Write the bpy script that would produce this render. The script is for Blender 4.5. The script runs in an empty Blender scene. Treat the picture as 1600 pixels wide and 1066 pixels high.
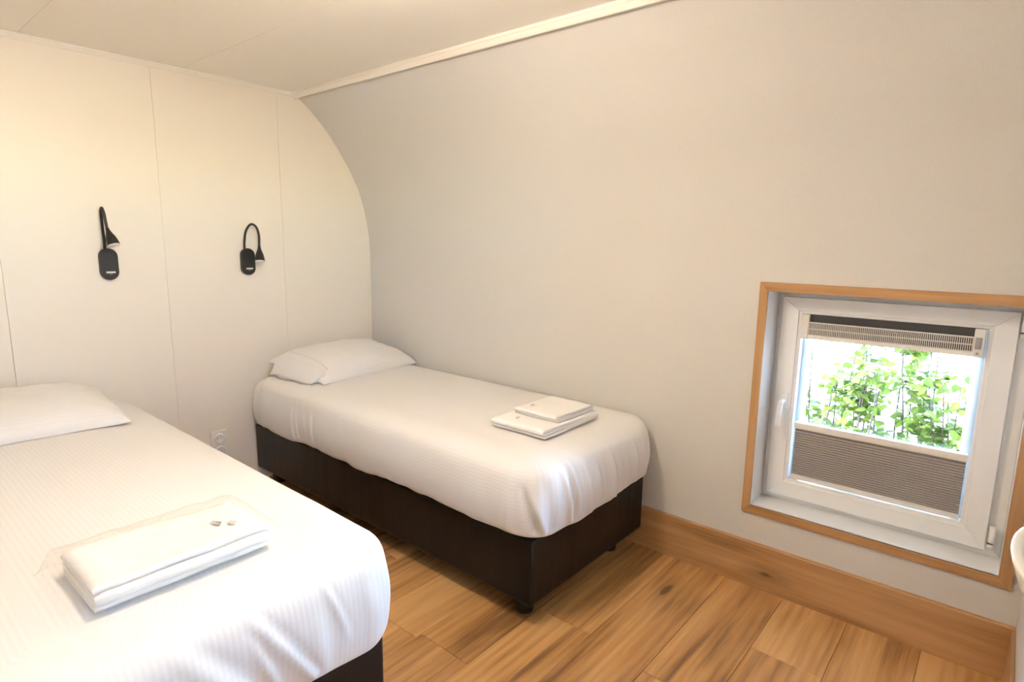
import bpy, bmesh, math, random
import numpy as np
from mathutils import Vector, Matrix, noise as mnoise

SC = bpy.context.scene
COL = SC.collection
# ------------------------------------------------------------------ camera
CAM = (3.2119, -2.3646, 1.3895); YAW = 0.7011; PITCH = -0.1689; ROLL = 0.0149; FPX = 924.14
cd = bpy.data.cameras.new('camera'); cam = bpy.data.objects.new('camera', cd); COL.objects.link(cam)
cd.sensor_fit = 'HORIZONTAL'; cd.sensor_width = 36.0; cd.lens = FPX / 1600 * 36.0; cd.clip_start = 0.02; cd.clip_end = 200
_f = Vector((-math.sin(YAW) * math.cos(PITCH), math.cos(YAW) * math.cos(PITCH), math.sin(PITCH)))
_r = Vector((math.cos(YAW), math.sin(YAW), 0)); _u = _r.cross(_f)
_c, _s = math.cos(ROLL), math.sin(ROLL)
_r2 = _c * _r + _s * _u; _u2 = -_s * _r + _c * _u
M = Matrix(((_r2.x, _u2.x, -_f.x, CAM[0]), (_r2.y, _u2.y, -_f.y, CAM[1]), (_r2.z, _u2.z, -_f.z, CAM[2]), (0, 0, 0, 1)))
cam.matrix_world = M
SC.camera = cam
# ------------------------------------------------------------------ light and exposure
SC.view_settings.view_transform = 'Standard'; SC.view_settings.look = 'None'
SC.view_settings.gamma = 1.0; SC.view_settings.use_curve_mapping = False
SC.view_settings.exposure = 1.40
SKY_STRENGTH = 8.5
SUN_STRENGTH = 3.2
LAMP_STRENGTH = 68.0
LAMP_COLOR = (1.0, 0.83, 0.635)
w = bpy.data.worlds.new('world'); SC.world = w; w.use_nodes = True
wn = w.node_tree.nodes; wl = w.node_tree.links
sky = wn.new('ShaderNodeTexSky'); sky.sky_type = 'NISHITA'; sky.sun_disc = False
sky.sun_elevation = math.radians(52); sky.sun_rotation = math.radians(-97)
wn['Background'].inputs['Strength'].default_value = SKY_STRENGTH
wl.new(sky.outputs[0], wn['Background'].inputs['Color'])
sd = bpy.data.lights.new('sun', 'SUN'); sd.energy = SUN_STRENGTH; sd.angle = math.radians(0.6); sd.color = (1.0, 0.95, 0.86)
so = bpy.data.objects.new('sun', sd); COL.objects.link(so)
so.rotation_euler = Vector((-0.80, -0.10, 1.05)).to_track_quat('Z', 'Y').to_euler()   # light comes along the outer wall

# ------------------------------------------------------------------ helpers
def link(o, parent=None):
    COL.objects.link(o)
    if parent: o.parent = parent
    return o
def tag(o, label, cat, group=None):
    o['label'] = label; o['category'] = cat
    if group: o['group'] = group
    return o
def empty(name, loc=(0, 0, 0)):
    o = bpy.data.objects.new(name, None); o.location = loc; o.empty_display_size = 0.05
    return link(o)
def mesh(name, verts, faces, mat, parent=None, smooth=False, uvs=None, bevel=0, seg=2, local=False):
    me = bpy.data.meshes.new(name); me.from_pydata([tuple(v) for v in verts], [], faces); me.update()
    if uvs is not None:
        l = me.uv_layers.new(name='cloth')
        l.data.foreach_set('uv', np.array(uvs, dtype=np.float32).ravel())
    if mat: me.materials.append(mat)
    if smooth: me.polygons.foreach_set('use_smooth', [True] * len(me.polygons))
    o = bpy.data.objects.new(name, me); link(o)
    if parent:
        o.parent = parent
        if not local: o.matrix_parent_inverse = Matrix.Translation(-Vector(parent.location))
    if bevel: 
        b = o.modifiers.new('bevel', 'BEVEL'); b.width = bevel; b.segments = seg; b.limit_method = 'ANGLE'; b.angle_limit = math.radians(35)
        if seg > 1: me.polygons.foreach_set('use_smooth', [True] * len(me.polygons)); wnm = o.modifiers.new('wn', 'WEIGHTED_NORMAL'); wnm.keep_sharp = False
    return o
def box(name, a, b, mat, parent=None, bevel=0, seg=2):
    (x0, y0, z0), (x1, y1, z1) = a, b
    v = [(x0, y0, z0), (x1, y0, z0), (x1, y1, z0), (x0, y1, z0), (x0, y0, z1), (x1, y0, z1), (x1, y1, z1), (x0, y1, z1)]
    f = [(0, 3, 2, 1), (4, 5, 6, 7), (0, 1, 5, 4), (1, 2, 6, 5), (2, 3, 7, 6), (3, 0, 4, 7)]
    return mesh(name, v, f, mat, parent, bevel=bevel, seg=seg)
def prism(name, poly, axis, a, b, mat, parent=None, bevel=0, seg=2, smooth=False):
    """extrude a 2-D polygon along an axis from a to b"""
    n = len(poly); V = []
    for t in (a, b):
        for p, q in poly:
            V.append({'x': (t, p, q), 'y': (p, t, q), 'z': (p, q, t)}[axis])
    F = [tuple(range(n - 1, -1, -1)), tuple(range(n, 2 * n))] + [(i, (i + 1) % n, n + (i + 1) % n, n + i) for i in range(n)]
    o = mesh(name, V, F, mat, parent, bevel=bevel, seg=seg)
    bm = bmesh.new(); bm.from_mesh(o.data); bmesh.ops.recalc_face_normals(bm, faces=bm.faces); bm.to_mesh(o.data); bm.free()
    if smooth: o.data.polygons.foreach_set('use_smooth', [len(p.vertices) == 4 for p in o.data.polygons])
    return o
def tube(name, pts, rad, mat, parent=None, n=14, caps=True):
    pts = [Vector(p) for p in pts]
    if not hasattr(rad, '__len__'): rad = [rad] * len(pts)
    V, F = [], []; up = None
    for i, p in enumerate(pts):
        t = (pts[min(i + 1, len(pts) - 1)] - pts[max(i - 1, 0)]).normalized()
        if up is None:
            up = t.orthogonal().normalized()
        up = (up - t * up.dot(t)).normalized(); s = t.cross(up)
        for k in range(n):
            a = 2 * math.pi * k / n
            V.append(p + (up * math.cos(a) + s * math.sin(a)) * rad[i])
    for i in range(len(pts) - 1):
        for k in range(n):
            F.append((i * n + k, i * n + (k + 1) % n, (i + 1) * n + (k + 1) % n, (i + 1) * n + k))
    if caps:
        F.append(tuple(range(n - 1, -1, -1))); F.append(tuple(range((len(pts) - 1) * n, len(pts) * n)))
    o = mesh(name, V, F, mat, parent)
    o.data.polygons.foreach_set('use_smooth', [len(p.vertices) == 4 for p in o.data.polygons])
    return o
def smooth_path(pts, sub=8):
    P = [np.array(p, float) for p in pts]; P = [2 * P[0] - P[1]] + P + [2 * P[-1] - P[-2]]; out = []
    for i in range(1, len(P) - 2):
        for k in range(sub):
            t = k / sub; a, b, c, d = P[i - 1], P[i], P[i + 1], P[i + 2]
            out.append(0.5 * (2 * b + (c - a) * t + (2 * a - 5 * b + 4 * c - d) * t * t + (3 * b - a - 3 * c + d) * t ** 3))
    out.append(P[-2]); return [tuple(p) for p in out]
def structure(o): o['kind'] = 'structure'; return o

# ------------------------------------------------------------------ materials
def mat(name, color, rough=0.5, metal=0.0, spec=0.5):
    m = bpy.data.materials.new(name); m.use_nodes = True
    b = m.node_tree.nodes['Principled BSDF']
    b.inputs['Base Color'].default_value = (*color, 1); b.inputs['Roughness'].default_value = rough
    b.inputs['Metallic'].default_value = metal; b.inputs['Specular IOR Level'].default_value = spec
    return m
def N(m, t, **kw):
    n = m.node_tree.nodes.new(t)
    for k, v in kw.items(): setattr(n, k, v)
    return n
def L(m, a, b): m.node_tree.links.new(a, b)
def bsdf(m): return m.node_tree.nodes['Principled BSDF']
def ramp(m, stops):
    r = N(m, 'ShaderNodeValToRGB'); e = r.color_ramp.elements
    while len(e) < len(stops): e.new(0.5)
    for el, (p, c) in zip(e, stops): el.position = p; el.color = (*c, 1)
    return r
def bump(m, height, strength, dist=0.002):
    b = N(m, 'ShaderNodeBump'); b.inputs['Strength'].default_value = strength; b.inputs['Distance'].default_value = dist
    L(m, height, b.inputs['Height']); L(m, b.outputs[0], bsdf(m).inputs['Normal']); return b
def math_n(m, op, a, b=None):
    n = N(m, 'ShaderNodeMath', operation=op)
    for i, v in enumerate((a, b)):
        if v is None: continue
        if isinstance(v, (int, float)): n.inputs[i].default_value = v
        else: L(m, v, n.inputs[i])
    return n.outputs[0]

def wood(name, light, mid, dark, rough, axis='y', scale=1.0, knots=0.10, tint=0.35):
    m = mat(name, mid, rough)
    tc = N(m, 'ShaderNodeTexCoord'); oi = N(m, 'ShaderNodeObjectInfo')
    off = N(m, 'ShaderNodeVectorMath', operation='ADD')
    sc = N(m, 'ShaderNodeVectorMath', operation='SCALE'); sc.inputs[0].default_value = (37.0, 53.0, 11.0)
    L(m, oi.outputs['Random'], sc.inputs['Scale']); L(m, tc.outputs['Object'], off.inputs[0]); L(m, sc.outputs[0], off.inputs[1])
    def mp(s_across, s_along):
        p = N(m, 'ShaderNodeMapping')
        v = {'y': (s_across, s_along, s_across), 'x': (s_along, s_across, s_across), 'z': (s_across, s_across, s_along)}[axis]
        p.inputs['Scale'].default_value = tuple(k * scale for k in v); L(m, off.outputs[0], p.inputs[0]); return p.outputs[0]
    def noi(v, s, d=4, r=0.55, dist=0.0):
        n = N(m, 'ShaderNodeTexNoise'); n.inputs['Scale'].default_value = s; n.inputs['Detail'].default_value = d
        n.inputs['Roughness'].default_value = r; n.inputs['Distortion'].default_value = dist; L(m, v, n.inputs['Vector']); return n.outputs['Fac']
    broad = noi(mp(7.0, 0.9), 1.0, 3, 0.5, 0.6)
    streak = noi(mp(34.0, 1.6), 1.0, 4, 0.6, 0.4)
    fine = noi(mp(190.0, 6.0), 1.0, 3, 0.6)
    wv = N(m, 'ShaderNodeTexWave', wave_type='RINGS', rings_direction='Z' if axis != 'z' else 'X'); wv.inputs['Scale'].default_value = 1.0
    wv.inputs['Distortion'].default_value = 5.0; wv.inputs['Detail'].default_value = 3; wv.inputs['Detail Scale'].default_value = 1.4
    L(m, mp(9.0, 0.7), wv.inputs['Vector'])
    a = math_n(m, 'MULTIPLY', broad, 0.62); b = math_n(m, 'MULTIPLY', streak, 0.32); c = math_n(m, 'MULTIPLY', wv.outputs['Fac'], 0.05)
    d = math_n(m, 'MULTIPLY', fine, 0.16)
    g = math_n(m, 'ADD', math_n(m, 'ADD', a, b), math_n(m, 'ADD', c, d))
    g = math_n(m, 'ADD', g, math_n(m, 'MULTIPLY', math_n(m, 'SUBTRACT', oi.outputs['Random'], 0.5), tint * 0.4))
    r = ramp(m, [(0.41, dark), (0.54, mid), (0.68, light), (0.88, tuple(min(1, k * 1.15) for k in light))]); L(m, g, r.inputs[0])
    # knots: sparse dark eyes, each with a stretched halo
    vo = N(m, 'ShaderNodeTexVoronoi'); vo.inputs['Scale'].default_value = 1.0; L(m, mp(4.6, 1.5), vo.inputs['Vector'])
    wob = noi(mp(30, 12), 1.0, 2)
    dd = math_n(m, 'ADD', vo.outputs['Distance'], math_n(m, 'MULTIPLY', wob, 0.10))
    kr = ramp(m, [(knots * 0.62, (1, 1, 1)), (knots * 0.85, (0.42, 0.42, 0.42)), (knots * 1.9, (0, 0, 0))]); L(m, dd, kr.inputs[0])
    mx = N(m, 'ShaderNodeMix', data_type='RGBA'); L(m, math_n(m, 'MULTIPLY', kr.outputs[0], 0.85), mx.inputs['Factor'])
    L(m, r.outputs[0], mx.inputs[6]); mx.inputs[7].default_value = (dark[0] * 0.30, dark[1] * 0.28, dark[2] * 0.3, 1)
    L(m, mx.outputs[2], bsdf(m).inputs['Base Color'])
    bump(m, math_n(m, 'ADD', fine, streak), 0.12, 0.001)
    return m

M_FLOOR = wood('oak_floor', (0.64, 0.365, 0.145), (0.48, 0.245, 0.084), (0.22, 0.105, 0.040), 0.33, knots=0.15, tint=0.22)
M_OAK_X = wood('oak_trim_x', (0.55, 0.315, 0.140), (0.43, 0.230, 0.093), (0.23, 0.112, 0.042), 0.45, axis='x', knots=0.13, tint=0.1)
M_OAK_Z = wood('oak_trim_z', (0.55, 0.315, 0.140), (0.43, 0.230, 0.093), (0.23, 0.112, 0.042), 0.45, axis='z', knots=0.03, tint=0.1)
M_OAK_W = wood('oak_window_x', (0.55, 0.315, 0.140), (0.43, 0.230, 0.093), (0.23, 0.112, 0.042), 0.45, axis='x', knots=0.03, tint=0.1)
M_GAP = mat('joint', (0.10, 0.06, 0.03), 0.9)
M_PANEL = mat('cream_panel', (0.83, 0.765, 0.665), 0.42)
M_CEIL = mat('ceiling_panel', (0.92, 0.89, 0.83), 0.38)
M_SEAM = mat('panel_joint', (0.72, 0.68, 0.60), 0.8)
M_TRIM = mat('white_trim', (0.82, 0.78, 0.71), 0.35)
M_PAPER = mat('wallpaper', (0.66, 0.64, 0.615), 0.75)
def _paper():
    m = M_PAPER; tc = N(m, 'ShaderNodeTexCoord'); p = N(m, 'ShaderNodeMapping'); L(m, tc.outputs['UV'], p.inputs[0])
    p.inputs['Rotation'].default_value = (0, 0, math.radians(45))
    ck = N(m, 'ShaderNodeTexVoronoi'); ck.inputs['Scale'].default_value = 190; L(m, p.outputs[0], ck.inputs['Vector']); ck.inputs['Randomness'].default_value = 0.35
    n = N(m, 'ShaderNodeTexNoise'); n.inputs['Scale'].default_value = 60; n.inputs['Detail'].default_value = 3; L(m, tc.outputs['UV'], n.inputs['Vector'])
    bump(m, math_n(m, 'ADD', ck.outputs['Distance'], math_n(m, 'MULTIPLY', n.outputs['Fac'], 0.3)), 0.35, 0.0012)
    r = ramp(m, [(0.1, (0.65, 0.635, 0.615)), (0.7, (0.70, 0.685, 0.665))]); L(m, ck.outputs['Distance'], r.inputs[0]); L(m, r.outputs[0], bsdf(m).inputs['Base Color'])
_paper()
M_UPVC = mat('white_upvc', (0.90, 0.91, 0.92), 0.28)
M_PLASTIC = mat('white_plastic', (0.82, 0.80, 0.76), 0.35)
M_DARKSLOT = mat('dark_slot', (0.05, 0.05, 0.055), 0.6)
M_GREYPL = mat('grey_plastic', (0.45, 0.45, 0.46), 0.4)
M_BLACK = mat('black_plastic', (0.012, 0.011, 0.011), 0.45)
M_LENS = mat('lamp_lens', (0.80, 0.78, 0.74), 0.25)
M_STICK = mat('sticker', (0.78, 0.78, 0.78), 0.5)
M_PRINT = mat('grey_print', (0.30, 0.30, 0.31), 0.6)
M_FOOT = mat('bed_foot', (0.015, 0.013, 0.012), 0.5)
M_CERAMIC = mat('ceramic', (0.84, 0.83, 0.79), 0.12)
M_LEATHER = mat('black_leatherette', (0.006, 0.006, 0.0075), 0.38, spec=0.28)
def _lea():
    m = M_LEATHER; tc = N(m, 'ShaderNodeTexCoord')
    v = N(m, 'ShaderNodeTexVoronoi'); v.inputs['Scale'].default_value = 420; L(m, tc.outputs['Object'], v.inputs['Vector'])
    p = N(m, 'ShaderNodeMapping'); p.inputs['Scale'].default_value = (9, 9, 1.6); L(m, tc.outputs['Object'], p.inputs[0])
    n = N(m, 'ShaderNodeTexNoise'); n.inputs['Scale'].default_value = 1; n.inputs['Detail'].default_value = 2; L(m, p.outputs[0], n.inputs['Vector'])
    b1 = bump(m, v.outputs['Distance'], 0.25, 0.0006)
    b2 = N(m, 'ShaderNodeBump'); b2.inputs['Strength'].default_value = 0.35; b2.inputs['Distance'].default_value = 0.012
    L(m, n.outputs['Fac'], b2.inputs['Height']); L(m, b1.outputs[0], b2.inputs['Normal']); L(m, b2.outputs[0], bsdf(m).inputs['Normal'])
_lea()
def cotton(name, col, period=0.0, rough=0.75, stripe=0.06, bumpd=0.0012):
    m = mat(name, col, rough); bsdf(m).inputs['Sheen Weight'].default_value = 0.15
    tc = N(m, 'ShaderNodeTexCoord')
    n = N(m, 'ShaderNodeTexNoise'); n.inputs['Scale'].default_value = 14; n.inputs['Detail'].default_value = 4; L(m, tc.outputs['Object'], n.inputs['Vector'])
    h = math_n(m, 'MULTIPLY', n.outputs['Fac'], 0.6)
    if period:
        sx = N(m, 'ShaderNodeSeparateXYZ'); L(m, tc.outputs['UV'], sx.inputs[0])
        s = math_n(m, 'SINE', math_n(m, 'MULTIPLY', sx.outputs['Y'], 2 * math.pi / period))
        s = math_n(m, 'MULTIPLY', math_n(m, 'ADD', s, 1.0), 0.5)
        r = ramp(m, [(0.35, tuple(k * (1 - stripe) for k in col)), (0.65, col)]); L(m, s, r.inputs[0]); L(m, r.outputs[0], bsdf(m).inputs['Base Color'])
        rr = N(m, 'ShaderNodeMapRange'); rr.inputs['To Min'].default_value = 0.78; rr.inputs['To Max'].default_value = 0.58; L(m, s, rr.inputs['Value']); L(m, rr.outputs[0], bsdf(m).inputs['Roughness'])
        h = math_n(m, 'ADD', h, math_n(m, 'MULTIPLY', s, 0.35))
    bump(m, h, 0.35, bumpd * 2)
    return m
M_DUVET = cotton('striped_satin_cotton', (0.80, 0.785, 0.775), 0.0135, stripe=0.03, bumpd=0.0005)
M_SHEET = cotton('white_sheet', (0.80, 0.785, 0.77))
M_PILLOW = cotton('pillow_cotton', (0.80, 0.785, 0.77), 0.0135, stripe=0.02, bumpd=0.0005)
def _towel():
    m = cotton('white_terry', (0.88, 0.87, 0.86), 0, 0.95); nt = m.node_tree
    tc = N(m, 'ShaderNodeTexCoord'); n = N(m, 'ShaderNodeTexNoise'); n.inputs['Scale'].default_value = 420; n.inputs['Detail'].default_value = 2
    L(m, tc.outputs['Object'], n.inputs['Vector']); bump(m, n.outputs['Fac'], 0.35, 0.0015); return m
M_TOWEL = _towel()
def clear(name, tint, gloss_rough, ior, fac_add=0.0, bumpscale=0):
    m = bpy.data.materials.new(name); m.use_nodes = True; nt = m.node_tree; nt.nodes.remove(nt.nodes['Principled BSDF'])
    out = nt.nodes['Material Output']; t = N(m, 'ShaderNodeBsdfTransparent'); t.inputs[0].default_value = (*tint, 1)
    g = N(m, 'ShaderNodeBsdfGlossy'); g.inputs['Roughness'].default_value = gloss_rough
    fr = N(m, 'ShaderNodeFresnel'); fr.inputs['IOR'].default_value = ior; mx = N(m, 'ShaderNodeMixShader')
    f = math_n(m, 'ADD', fr.outputs[0], fac_add)
    if bumpscale: f = math_n(m, 'MINIMUM', f, 0.17)
    if bumpscale:
        tc = N(m, 'ShaderNodeTexCoord'); n = N(m, 'ShaderNodeTexNoise'); n.inputs['Scale'].default_value = bumpscale; n.inputs['Detail'].default_value = 4; n.inputs['Distortion'].default_value = 1.2
        L(m, tc.outputs['Object'], n.inputs['Vector']); b = N(m, 'ShaderNodeBump'); b.inputs['Strength'].default_value = 0.8; b.inputs['Distance'].default_value = 0.01
        L(m, n.outputs['Fac'], b.inputs['Height']); L(m, b.outputs[0], g.inputs['Normal']); L(m, b.outputs[0], fr.inputs['Normal'])
    L(m, f, mx.inputs[0]); L(m, t.outputs[0], mx.inputs[1]); L(m, g.outputs[0], mx.inputs[2]); L(m, mx.outputs[0], out.inputs[0]); return m
M_GLASS = clear('window_glass', (0.95, 0.97, 0.97), 0.0, 1.45)
M_FILM = clear('plastic_film', (0.992, 0.992, 0.99), 0.12, 1.13, 0.004, 24)
M_BLIND = mat('taupe_pleat', (0.42, 0.375, 0.335), 0.8)
def _bl():
    m = M_BLIND; t = N(m, 'ShaderNodeBsdfTranslucent'); t.inputs[0].default_value = (0.40, 0.36, 0.33, 1); mx = N(m, 'ShaderNodeMixShader'); mx.inputs[0].default_value = 0.12
    L(m, bsdf(m).outputs[0], mx.inputs[1]); L(m, t.outputs[0], mx.inputs[2]); L(m, mx.outputs[0], m.node_tree.nodes['Material Output'].inputs[0])
_bl()
M_GLOW = bpy.data.materials.new('opal_glow'); M_GLOW.use_nodes = True
bsdf(M_GLOW).inputs['Base Color'].default_value = (0.9, 0.85, 0.8, 1)
bsdf(M_GLOW).inputs['Emission Color'].default_value = (*LAMP_COLOR, 1); bsdf(M_GLOW).inputs['Emission Strength'].default_value = LAMP_STRENGTH
def leafmat(name, a, b):
    m = mat(name, a, 0.6, spec=0.12); oi = N(m, 'ShaderNodeObjectInfo'); g = N(m, 'ShaderNodeNewGeometry')
    s = math_n(m, 'FRACT', math_n(m, 'ADD', oi.outputs['Random'], g.outputs['Random Per Island']))
    r = ramp(m, [(0.0, a), (1.0, b)]); L(m, s, r.inputs[0]); L(m, r.outputs[0], bsdf(m).inputs['Base Color'])
    tr = N(m, 'ShaderNodeBsdfTranslucent'); L(m, r.outputs[0], tr.inputs[0]); mx = N(m, 'ShaderNodeMixShader'); mx.inputs[0].default_value = 0.45
    out = m.node_tree.nodes['Material Output']; L(m, bsdf(m).outputs[0], mx.inputs[1]); L(m, tr.outputs[0], mx.inputs[2]); L(m, mx.outputs[0], out.inputs[0]); return m
M_LEAF = leafmat('hedge_leaf', (0.024, 0.046, 0.0055), (0.078, 0.112, 0.015))
M_BARK = mat('bark', (0.045, 0.034, 0.026), 0.9)
M_GROUND = mat('pale_paving', (0.62, 0.60, 0.58), 0.9)
def _gr():
    m = M_GROUND; tc = N(m, 'ShaderNodeTexCoord'); n = N(m, 'ShaderNodeTexNoise'); n.inputs['Scale'].default_value = 18; n.inputs['Detail'].default_value = 5
    L(m, tc.outputs['Object'], n.inputs['Vector']); r = ramp(m, [(0.3, (0.50, 0.49, 0.48)), (0.7, (0.70, 0.68, 0.66))]); L(m, n.outputs['Fac'], r.inputs[0]); L(m, r.outputs[0], bsdf(m).inputs['Base Color'])
    bump(m, n.outputs['Fac'], 0.5, 0.01)
_gr()
M_EXT = mat('outer_cladding', (0.35, 0.33, 0.31), 0.8)

# ------------------------------------------------------------------ room shell
XW = 3.348            # partition on the right
HC = 2.187            # ceiling
XN, YF, YN = 4.25, -3.05, -1.55
PROF = [(0, 0.0), (0, 1.28), (-0.004, 1.36), (-0.013, 1.44), (-0.030, 1.53), (-0.054, 1.62), (-0.087, 1.705), (-0.130, 1.785), (-0.165, 1.84), (-0.225, 1.927), (-0.291, 2.009), (-0.352, 2.069), (-0.411, 2.122), (-0.4965, HC)]
WX0, WX1, WZ0, WZ1 = 2.490, 3.297, 0.333, 1.224      # hole in the wall
YO = 0.185            # outer face of the wall

def curved_wall():
    prof = smooth_path([(y, z, 0) for y, z in PROF[2:]], 3)
    prof = [(0, 0.0), (0, WZ0), (0, WZ1), (0, 1.28)] + [(p[0], p[1]) for p in prof]
    xs = [0.0, WX0, WX1, XW]
    V, F, UV = [], [], []; arc = [0]
    for a, b in zip(prof, prof[1:]): arc.append(arc[-1] + math.dist(a, b))
    for (y, z) in prof:
        for x in xs: V.append((x, y, z))
    for i in range(len(prof) - 1):
        for j in range(3):
            if i == 1 and j == 1: continue
            F.append((i * 4 + j, i * 4 + j + 1, (i + 1) * 4 + j + 1, (i + 1) * 4 + j))
            UV += [(xs[j], arc[i]), (xs[j + 1], arc[i]), (xs[j + 1], arc[i + 1]), (xs[j], arc[i + 1])]
    o = mesh('wall_right', V, F, M_PAPER, uvs=UV)
    o.data.polygons.foreach_set('use_smooth', [True] * len(F))
    structure(o); return o
wall_right = curved_wall()
# outer skin of the same wall with its window hole
V = []; zs = [-0.2, WZ0, WZ1, 2.35]; xs = [-0.1, WX0, WX1, 4.4]; F = []
for z in zs:
    for x in xs: V.append((x, YO, z))
for i in range(3):
    for j in range(3):
        if i == 1 and j == 1: continue
        F.append((i * 4 + j, (i + 1) * 4 + j, (i + 1) * 4 + j + 1, i * 4 + j + 1))
mesh('outer_skin', V, F, M_EXT, wall_right)

floor = structure(box('floor', (-0.1, YF - 0.1, -0.12), (XN + 0.1, YO, -0.012), M_GAP))
random.seed(4)
PW = 0.228; x0 = 2.205 - 10 * PW; plank_mesh = {}
k = 0
while x0 + k * PW < XN:
    a = max(0.0, x0 + k * PW); b = min(XN, x0 + (k + 1) * PW); k += 1
    if b - a < 0.02: continue
    y = 0.0; first = True
    mid = 0.5 * (a + b)
    while y > YF:
        ln = 1.28
        if first: ln = 0.395 if 2.66 < mid < 2.89 else random.uniform(0.55, 1.28)
        if 2.2 < mid < 2.43 and first: ln = 1.2
        first = False
        y2 = max(YF, y - ln)
        g = 0.0006
        hx, hy = (b - a) / 2 - g, (y - y2) / 2 - g; c = 0.0012
        v = [(-hx, -hy, -0.012), (hx, -hy, -0.012), (hx, hy, -0.012), (-hx, hy, -0.012), (-hx, -hy, -c), (hx, -hy, -c), (hx, hy, -c), (-hx, hy, -c),
             (-hx + c, -hy + c, 0), (hx - c, -hy + c, 0), (hx - c, hy - c, 0), (-hx + c, hy - c, 0)]
        f = [(0, 1, 5, 4), (1, 2, 6, 5), (2, 3, 7, 6), (3, 0, 4, 7), (4, 5, 9, 8), (5, 6, 10, 9), (6, 7, 11, 10), (7, 4, 8, 11), (8, 9, 10, 11)]
        o = mesh('plank', v, f, M_FLOOR, floor, local=True); o.location = (mid, (y + y2) / 2, 0)
        y = y2

# headboard wall of upright panels, cut to the arch
wall_back = structure(box('wall_back', (-0.10, YF, 0.0), (-0.012, 0.0, HC), M_SEAM))
seams = [YF, -2.475, -1.850, -1.2236, -0.598, 0.0]
SP = smooth_path([(y, z, 0) for y, z in PROF[2:]], 3)
for a, b in zip(seams, seams[1:]):
    g = 0.0006
    a2, b2 = a + g, b - g
    if b < -0.1:
        poly = [(a2, 0.0), (b2, 0.0), (b2, HC), (a2, HC)]
    else:
        poly = [(a2, 0.0), (0.0, 0.0), (0.0, 1.28)] + [(p[0], p[1]) for p in SP] + [(a2, HC)]
    prism('panel', poly, 'x', -0.012, 0.0, M_PANEL, wall_back)
# ceiling of long panels
ceiling = structure(box('ceiling', (-0.1, YF, HC + 0.012), (XN, YO, HC + 0.1), M_SEAM))
cs = [YF, -2.963, -2.337, -1.711, -1.0845, -0.45]
for i, (a, b) in enumerate(zip(cs, cs[1:])):
    cuts = {4: [0, 1.19, XN], 3: [0, 2.4, XN], 2: [0, 2.2, XN]}.get(i, [0, 1.8, XN])
    for c, d in zip(cuts, cuts[1:]):
        g = 0.0006
        box('panel', (c + (g if c else -0.01), a + g, HC), (d - g, b - g, HC + 0.012), M_CEIL, ceiling)
# the rest of the room, behind and beside the camera
structure(box('wall_left', (-0.1, YF - 0.1, 0), (XN + 0.1, YF, HC + 0.1), M_PANEL))
structure(box('wall_partition', (XW, YN, 0), (XW + 0.075, YO - 0.005, HC), M_PAPER))
structure(box('wall_nook', (XW + 0.075, YN, 0), (XN + 0.1, YN + 0.08, HC), M_PANEL))
# wall behind the camera with an opening for the added daylight door
DY0, DY1, DZ = -2.72, -1.84, 2.05
wf = [(YF, 0), (DY0, 0), (DY0, DZ), (DY1, DZ), (DY1, 0), (YN, 0), (YN, HC), (YF, HC)]
structure(prism('wall_front', wf, 'x', XN, XN + 0.1, M_PANEL))
# coving: a small flat fillet with a rounded lip
def cove(h=0.032, d=0.017):
    return [(0, 0), (d * 0.35, 0), (d * 0.6, h * 0.25), (d * 0.8, h * 0.55), (d, h * 0.7), (d, h), (0, h)]
pr = cove()
structure(prism('trim_1', [(-0.4965 - p + 0.012, HC - 0.032 + q) for p, q in [(a * 1.4, b) for a, b in pr]], 'x', 0.0, XW, M_TRIM))
structure(prism('trim_2', [(p, HC - 0.022 + q * 0.7) for p, q in pr], 'y', YF, -0.49, M_TRIM))
# oak skirting
structure(prism('baseboard_right', [(0, 0), (-0.018, 0), (-0.018, 0.186), (-0.015, 0.189), (0, 0.189)], 'x', 0.0, XW, M_OAK_X))
M_OAK_Y = wood('oak_trim_y', (0.55, 0.315, 0.140), (0.43, 0.230, 0.093), (0.23, 0.112, 0.042), 0.45, axis='y', knots=0.05, tint=0.1)
structure(box('baseboard_partition', (XW - 0.012, YN, 0), (XW, -0.018, 0.186), M_OAK_Y, bevel=0.002))

# ------------------------------------------------------------------ unseen glazed door, added behind the camera to bring in cool daylight
dr = structure(empty('added_daylight_door', (XN + 0.05, (DY0 + DY1) / 2, 0)))
for nm, a, b in (('door_stile', (DY0 + 0.002, 0.0), (DY0 + 0.09, DZ - 0.002)), ('door_stile', (DY1 - 0.09, 0.0), (DY1 - 0.002, DZ - 0.002)),
                 ('door_rail', (DY0 + 0.09, 0.0), (DY1 - 0.09, 1.74)), ('door_rail', (DY0 + 0.09, DZ - 0.10), (DY1 - 0.09, DZ - 0.002))):
    box(nm, (XN + 0.02, a[0], a[1]), (XN + 0.075, b[0], b[1]), M_UPVC, dr, bevel=0.004)
box('door_pane', (XN + 0.045, DY0 + 0.09, 1.74), (XN + 0.050, DY1 - 0.09, DZ - 0.10), M_GLASS, dr)
tube('door_handle', smooth_path([(XN + 0.02, DY1 - 0.045, 1.02), (XN - 0.03, DY1 - 0.045, 1.02), (XN - 0.04, DY1 - 0.06, 1.02), (XN - 0.04, DY1 - 0.16, 1.02)], 5), 0.009, M_UPVC, dr, 12)

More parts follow.
